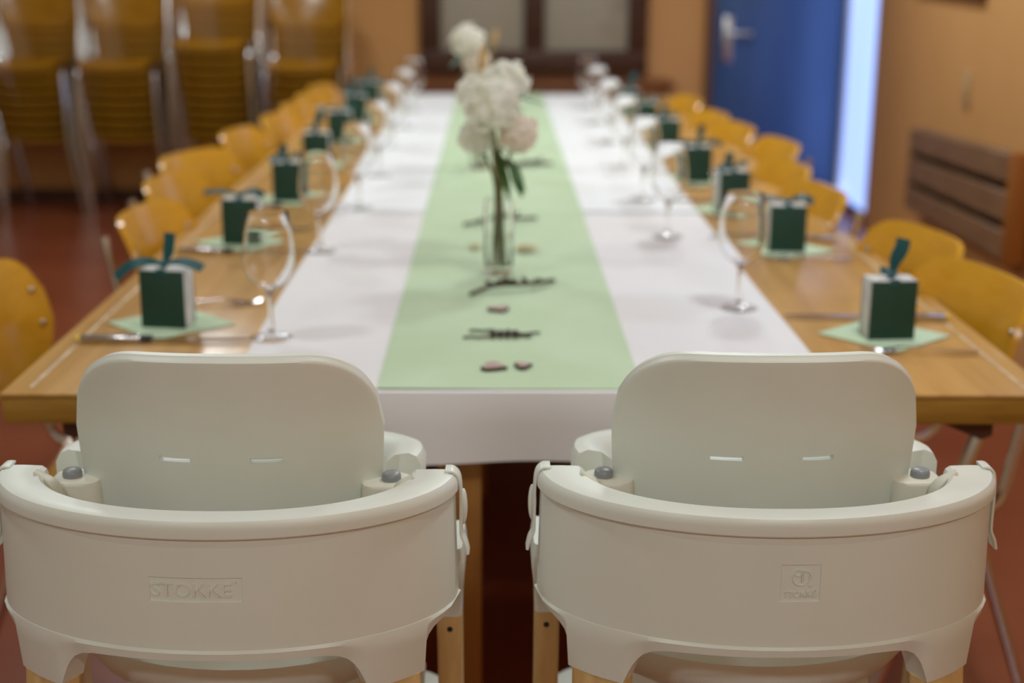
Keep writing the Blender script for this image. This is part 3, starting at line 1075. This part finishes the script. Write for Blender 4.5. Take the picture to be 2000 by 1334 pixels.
def wrap(me, cx, cz, d0, d1):
    """lay flat lettering (x, y) onto the curved band; z=0..1 -> depth d0..d1 outwards"""
    f = ell_arc(BA, BB)
    q0 = cx
    for v in me.vertices:
        t_ = f(q0 + v.co.x)
        k = d0 + (d1 - d0) * v.co.z
        n = Vector((math.sin(t_) / BA, -math.cos(t_) / BB, 0)).normalized()
        z = cz + v.co.y
        v.co = Vector((BA * math.sin(t_), -BB * math.cos(t_), z)) + n * (k + .003 * (.793 - z) / .126)
    return me


def high_chair(label, loc, rz, mark):
    t = thing('high_chair', label, 'high chair', loc, rz, 'white high chairs at the table end')
    W = 'plastic'
    # --- backrest band with a recessed mark field
    if mark == 'word':
        mx, mz, mw, mh = -.006, .7365, .0965, .0262
    else:
        mx, mz, mw, mh = .012, .741, .0415, .0408
    f = ell_arc(BA, BB)
    qs = sorted(set([round(-.329 + .658 * i / 72, 5) for i in range(73)] + [mx - mw / 2 - .0006, mx - mw / 2, mx + mw / 2, mx + mw / 2 + .0006]))
    zs = sorted(set([.667 + .126 * i / 6 for i in range(7)] + [mz - mh / 2 - .0006, mz - mh / 2, mz + mh / 2, mz + mh / 2 + .0006]))
    bm = bmesh.new()
    O, I = [], []
    for q in qs:
        t_ = f(q)
        n = Vector((math.sin(t_) / BA, -math.cos(t_) / BB, 0)).normalized()
        ro, ri = [], []
        for z in zs:
            e = 1e-5
            inside = (mx - mw / 2 - e <= q <= mx + mw / 2 + e) and (mz - mh / 2 - e <= z <= mz + mh / 2 + e)
            base = Vector((BA * math.sin(t_), -BB * math.cos(t_), z)) + n * (.003 * (.793 - z) / .126)
            ro.append(bm.verts.new(base - n * (.0014 if inside else 0)))
            ri.append(bm.verts.new(base - n * .008))
        O.append(ro)
        I.append(ri)
    nz = len(zs)
    for a, b in zip(range(len(qs)), range(1, len(qs))):
        for k in range(nz - 1):
            bm.faces.new((O[a][k], O[b][k], O[b][k + 1], O[a][k + 1]))
            bm.faces.new((I[a][k], I[a][k + 1], I[b][k + 1], I[b][k]))
        bm.faces.new((O[a][0], I[a][0], I[b][0], O[b][0]))
        bm.faces.new((O[a][-1], O[b][-1], I[b][-1], I[a][-1]))
    for a in (0, len(qs) - 1):
        for k in range(nz - 1):
            bm.faces.new((O[a][k], O[a][k + 1], I[a][k + 1], I[a][k]))
    band = finish('back_band', bm, W, t, angle=25)

    def add_text(txt, cx, cz, wd, hg):
        me = wrap(text_mesh(txt, hg, wd), cx, cz, -.0015, -.0002)
        me.materials.append(M[W])
        o = bpy.data.objects.new('lettering', me)
        COL.objects.link(o)
        o.parent = band
    if mark == 'word':
        add_text('STOKKE', mx - .005, mz - .0005, .0845, .0158)
    else:
        add_text('STOKKE', mx, mz - .0128, .0325, .0068)
    bm = bmesh.new()
    rings = []
    if mark == 'word':
        rings.append((mx + .0425, mz + .0085, .0010, .0005, 0, 2 * PI))
    else:
        rings += [(mx + .0005, mz + .006, .0088, .0013, .9, 6.6), (mx - .0028, mz + .0115, .0036, .0011, 0, 2 * PI), (mx + .0058, mz + .0082, .0050, .0010, -.8, 2.6), (mx + .0165, mz - .0085, .0007, .0005, 0, 2 * PI),
                  (mx + .0105, mz - .0035, .0006, .0005, 0, 2 * PI)]
    for cx, cz, r, wd, a0, a1 in rings:
        n = 24
        prev = None
        row = []
        for i in range(n + 1):
            a = a0 + (a1 - a0) * i / n
            row.append([(cx + (r + s * wd / 2) * math.cos(a), cz + (r + s * wd / 2) * math.sin(a)) for s in (-1, 1)])
        V = []
        for pr in row:
            c4 = []
            for dpt in (0, 1):
                for (xx, zz) in pr:
                    t_ = f(xx)
                    nn = Vector((math.sin(t_) / BA, -math.cos(t_) / BB, 0)).normalized()
                    c4.append(bm.verts.new(Vector((BA * math.sin(t_), -BB * math.cos(t_), zz)) + nn * ((-.0015 if dpt == 0 else -.0002) + .003 * (.793 - zz) / .126)))
            V.append(c4)
        for a, b in zip(V, V[1:]):
            bm.faces.new((a[2], a[3], b[3], b[2]))
            bm.faces.new((a[0], a[2], b[2], b[0]))
            bm.faces.new((a[1], b[1], b[3], a[3]))
    if mark != 'word':
        for (x0, zz0, x1, zz1) in ((mx + .0015, mz + .0015, mx + .0015, mz + .0125),):
            abox(bm, (x0, ell(BA, BB, x0) - .0018 + .0002, (zz0 + zz1) / 2), (.0010, .0012, zz1 - zz0))
    finish('emblem' if mark != 'word' else 'trade_mark_dot', bm, W, band, smooth=False)
    # --- rim
    bm = bmesh.new()
    sec = [(1.0, .780), (1.0, .806), (.97, .811), (.88, .8145), (.5, .8152), (.22, .8150), (.10, .8135), (.03, .8095), (0, .804), (0, .7955), (.03, .794), (.12, .7935), (.16, .780)]
    rings = []
    N = 72
    for i in range(N + 1):
        th = -PI / 2 + PI * i / N
        po = Vector((.2625 * math.sin(th), -.1635 * math.cos(th), 0))
        pi_ = Vector((.207 * math.copysign(abs(math.sin(th)) ** .9, math.sin(th)), -.128 * math.cos(th), 0))
        rings.append([po.lerp(pi_, k) + Vector((0, 0, z)) for k, z in sec])
    loft(bm, rings)
    finish('rim', bm, W, t, angle=30)
    # --- skirt with the rear leg sockets
    bm = bmesh.new()
    A2, B2 = .2625, .1625
    ZB = [(0, .6565), (.10, .6555), (.125, .6540), (.140, .6500), (.150, .6440), (.156, .6370), (.161, .6285), (.166, .6170), (.171, .6030), (.2298, .6030), (.2302, .6270), (.2315, .6370), (.234, .6450),
          (.239, .6525), (.246, .6580), (.254, .6620), (.2625, .6645)]
    xs = sorted([-a_ for a_, _ in ZB] + [a_ for a_, _ in ZB[1:]] + [k_ * v_ for k_ in (-1, 1) for v_ in (.03, .06, .08, .1325, .1455, .153, .1585, .1635, .1685, .176, .185, .195, .205, .215, .224)])

    def zb(x):
        ax = abs(x)
        for (a0, z0_), (a1, z1_) in zip(ZB, ZB[1:]):
            if ax <= a1:
                return z0_ + (z1_ - z0_) * (ax - a0) / (a1 - a0)
        return ZB[-1][1]
    rows_o, rows_i = [], []
    for x in xs:
        t_ = math.asin(max(-1, min(1, x / A2)))
        n = Vector((math.sin(t_) / A2, -math.cos(t_) / B2, 0)).normalized()
        ax = abs(x)
        leg = sstep(.115, .15, ax) * (1 - sstep(.2303, .25, ax))
        d = .010 + .026 * leg
        b = zb(x)
        ro, ri = [], []
        for k in range(7):
            fr = k / 6
            z = .6665 + (b - .6665) * fr
            p_ = Vector((A2 * math.sin(t_), -B2 * math.cos(t_), z))
            o_ = .0015 * (1 - fr) + (-.004) * fr * leg
            if k == 0:
                o_ = -.001
            ro.append(bm.verts.new(p_ + n * o_ + (Vector((0, 0, .0012)) if k == 0 else Vector())))
            ri.append(bm.verts.new(p_ - n * d))
        rows_o.append(ro)
        rows_i.append(ri)
    for a in range(len(xs) - 1):
        b = a + 1
        for k in range(6):
            bm.faces.new((rows_o[a][k], rows_o[b][k], rows_o[b][k + 1], rows_o[a][k + 1]))
            bm.faces.new((rows_i[a][k], rows_i[a][k + 1], rows_i[b][k + 1], rows_i[b][k]))
        bm.faces.new((rows_o[a][0], rows_i[a][0], rows_i[b][0], rows_o[b][0]))
        bm.faces.new((rows_o[a][6], rows_o[b][6], rows_i[b][6], rows_i[a][6]))
    for a in (0, len(xs) - 1):
        for k in range(6):
            bm.faces.new((rows_o[a][k], rows_o[a][k + 1], rows_i[a][k + 1], rows_i[a][k]))
    finish('lower_frame', bm, W, t, angle=35)
    # --- legs
    for s in (-1, 1):
        bm = bmesh.new()
        rings = []
        for z, cx, cy, wd, dp in ((.632, .187, -.086, .044, .016), (.6045, .187, -.0865, .046, .018), (.6035, .189, -.0885, .067, .028), (.3, .203, -.125, .048, .030), (.0, .217, -.16, .034, .026)):
            an = s * .60
            rings.append([Vector((s * cx, cy, z)) + Matrix.Rotation(an, 3, 'Z') @ Vector((a, b, 0)) for a, b in rrect(wd, dp, .006)])
        loft(bm, rings)
        finish('rear_leg', bm, 'beech', t)
        bm = bmesh.new()
        rings = [[Vector((s * cx, cy, z)) + Vector((a, b, 0)) for a, b in rrect(wd, dp, .006)]
                 for z, cx, cy, wd, dp in ((.61, .2435, .118, .028, .043), (.585, .2435, .120, .031, .045), (.3, .2435, .155, .031, .042), (0, .2435, .19, .028, .034))]
        loft(bm, rings)
        fl = finish('front_leg', bm, 'beech', t)
        bm = bmesh.new()
        alathe(bm, [(0, .0006), (.0036, .0006), (.0036, -.001), (0, -.001)], 12)
        bmesh.ops.rotate(bm, cent=(0, 0, 0), matrix=Matrix.Rotation(PI / 2, 3, 'X'), verts=bm.verts[:])
        bmesh.ops.translate(bm, vec=(s * .2445, .0995, .566), verts=bm.verts[:])
        finish('screw_hole', bm, 'hole', fl)
        bm = bmesh.new()
        rings = [[Vector((s * cx, cy, z)) + Vector((a, b, 0)) for a, b in rrect(wd, dp, .007)]
                 for z, cx, cy, wd, dp in ((.584, .2435, .120, .0315, .0455), (.605, .2435, .118, .032, .05), (.64, .2475, .10, .030, .08), (.67, .2555, .09, .020, .10), (.69, .2560, .085, .016, .10), (.702, .2560, .08, .014, .09))]
        loft(bm, rings)
        finish('side_panel', bm, W, t)
        # strap clip over the rim end with oval button
        bm = bmesh.new()
        sp = smooth_path([(s * .247, -.002, .8162), (s * .256, -.002, .8155), (s * .2625, -.002, .807), (s * .2645, -.002, .785), (s * .2645, -.002, .748), (s * .2655, -.002, .737), (s * .270, -.002, .727), (s * .2725, -.002, .716)], 4)
        sweep(bm, sp, rrect(.022, .0032, .0014, 2), Vector((s * .3, 0, 1)))
        st = finish('strap_clip', bm, W, t)
        bm = bmesh.new()
        bmesh.ops.create_uvsphere(bm, u_segments=16, v_segments=10, radius=1.0)
        bmesh.ops.scale(bm, vec=(.0048, .010, .022), verts=bm.verts[:])
        bmesh.ops.translate(bm, vec=(s * .2668, .006, .768), verts=bm.verts[:])
        finish('clip_button', bm, W, st)
    # --- seat bowl, calf panel, footrest
    bm = bmesh.new()
    rings = []
    prof = [(.02, .520), (.30, .5215), (.55, .528), (.75, .540), (.90, .558), (.98, .58), (1.0, .602), (.96, .61), (.5, .603), (.02, .600)]
    n = 40
    for k, z in prof:
        rings.append([(.205 * k * math.cos(2 * PI * i / n), .075 + .155 * k * math.sin(2 * PI * i / n), z) for i in range(n)])
    loft(bm, rings)
    finish('seat', bm, W, t)
    bm = bmesh.new()

    def fc(u, v):
        x = (u - .5) * 2
        ax = abs(x)
        top = .492 - (.045 * (1 - math.sqrt(max(0, 1 - ((ax - .75) / .25) ** 2))) if ax > .75 else 0)
        z = .16 + (top - .16) * v
        return Vector((x * .203 * (1 - .08 * (1 - v)), .205 + .012 * x * x - .02 * (1 - v), z))
    sheet(bm, fc, 24, 10, Vector((0, .016, 0)))
    finish('calf_panel', bm, W, t)
    box('panel_slot', (-.02, .2025, .44), (.075, .006, .008), 'plastic_cream', t, .002)
    bm = bmesh.new()
    loft(bm, [[(a, b + .31, z) for a, b in rrect(.45 * k, .19 * k, .05, 5)] for z, k in ((.325, .96), (.33, 1), (.343, 1), (.348, .97))])
    finish('footrest', bm, W, t)
    # --- baby backrest shell with two through slots
    bm = bmesh.new()

    def fsh(u, v):
        x = (u - .5) * 2
        ax = abs(x)
        top = .960 - .008 * ax ** 2
        if ax > .5:
            k = (ax - .5) / .5
            top -= .088 * (1 - math.sqrt(max(0, 1 - k ** 2.5)))
        z = .70 + (top - .70) * (v ** .8)
        zz = (z - .70) / .26
        hw = .181 - .016 * (1 - zz) ** 2 - .004 * zz
        y = -.036 + .062 * ax ** 2.2 - .022 * zz ** 1.5
        y += .008 * sstep(.955, 1.0, v) ** 2
        return Vector((x * hw, y, z))

    def osh(u, v):
        x = (u - .5) * 2
        return Vector((-.35 * x, 1, 0)).normalized() * .011
    su = [(.5 - .0695 / .352, .5 - .0335 / .352), (.5 + .0335 / .352, .5 + .0695 / .352)]
    vz = [((z_ - .70) / .2652) ** 1.25 for z_ in (.8383, .8448)]
    us = sorted(set([i / 48 for i in range(49)] + [k for p_ in su for k in p_]))
    vv = sorted(set([j / 24 for j in range(25) if not vz[0] - .004 < j / 24 < vz[1] + .004] + vz + [.97, .98, .99]))
    A = [[bm.verts.new(fsh(u, v)) for v in vv] for u in us]
    B = [[bm.verts.new(fsh(u, v) + osh(u, v)) for v in vv] for u in us]

    def hole(i, j):
        e = 1e-6
        return any(a_ - e <= us[i] and us[i + 1] <= b_ + e for a_, b_ in su) and vz[0] - e <= vv[j] and vv[j + 1] <= vz[1] + e
    nu, nv = len(us) - 1, len(vv) - 1
    for i in range(nu):
        for j in range(nv):
            if not hole(i, j):
                bm.faces.new((A[i][j], A[i + 1][j], A[i + 1][j + 1], A[i][j + 1]))
                bm.faces.new((B[i][j], B[i][j + 1], B[i + 1][j + 1], B[i + 1][j]))
            for (di, dj, c0, c1) in ((-1, 0, (i, j), (i, j + 1)), (1, 0, (i + 1, j), (i + 1, j + 1)), (0, -1, (i, j), (i + 1, j)), (0, 1, (i, j + 1), (i + 1, j + 1))):
                ni, nj = i + di, j + dj
                out = not (0 <= ni < nu and 0 <= nj < nv)
                if (out and not hole(i, j)) or (not out and hole(i, j) and not hole(ni, nj)):
                    bm.faces.new((A[c0[0]][c0[1]], A[c1[0]][c1[1]], B[c1[0]][c1[1]], B[c0[0]][c0[1]]))
    finish('baby_backrest', bm, W, t, angle=35)
    # --- hinge brackets with grey buttons
    for s in (-1, 1):
        bm = bmesh.new()
        loft(bm, [[(s * .1785 + a, .014 + b, z) for a, b in rrect(.057 * k, .050 * k, .016, 4)] for z, k in ((.735, 1.02), (.792, 1.0), (.796, .97), (.7975, .9))])
        br = finish('hinge_bracket', bm, 'plastic_cream', t)
        bm = bmesh.new()
        alathe(bm, [(.0112, 0), (.0112, .005), (.0104, .008), (.0085, .0095), (0, .0100)], 20, (s * .184, .012, .797))
        finish('release_button', bm, 'grey', br)
        bm = bmesh.new()
        alathe(bm, [(0, .001), (.004, .0005), (.005, .002), (.0052, -.002), (0, -.002)], 14)
        bmesh.ops.rotate(bm, cent=(0, 0, 0), matrix=Matrix.Rotation(PI / 2, 3, 'X'), verts=bm.verts[:])
        bmesh.ops.translate(bm, vec=(s * .178, -.0135, .770), verts=bm.verts[:])
        finish('screw', bm, 'screw', br)
        bm = bmesh.new()
        sp = smooth_path([(s * .186, -.026, .756), (s * .188, -.026, .782), (s * .195, -.026, .803), (s * .213, -.026, .8175)], 5)
        n = len(sp)
        sweep(bm, sp, rrect(.007, .024, .002, 2), Vector((0, 1, 0)), [1.0 - .55 * sstep(.5, 1, i / (n - 1)) for i in range(n)])
        finish('hook', bm, 'plastic_cream', br)
    # --- front rail of the baby set
    bm = bmesh.new()
    hp_ = [(.190, .050, .792), (.193, .09, .788), (.182, .14, .780), (.14, .19, .770), (.072, .215, .765)]
    path = smooth_path([(-a_, b_, c_) for a_, b_, c_ in hp_] + [(0, .222, .764)] + hp_[::-1], 5)
    sec = [(-.024, -.022), (.020, -.026), (.026, -.020), (.026, -.004), (.018, .012), (.006, .021), (-.010, .024), (-.020, .020), (-.025, .010)]
    sweep(bm, path, sec)
    finish('front_rail', bm, W, t)
    return t


high_chair('white plastic high chair on the left, with a long word mark on its back', (-.302, 1.53, 0), math.radians(-1.6), 'word')
high_chair('white plastic high chair on the right, with a small square emblem on its back', (.311, 1.537, 0), math.radians(.2), 'emblem')
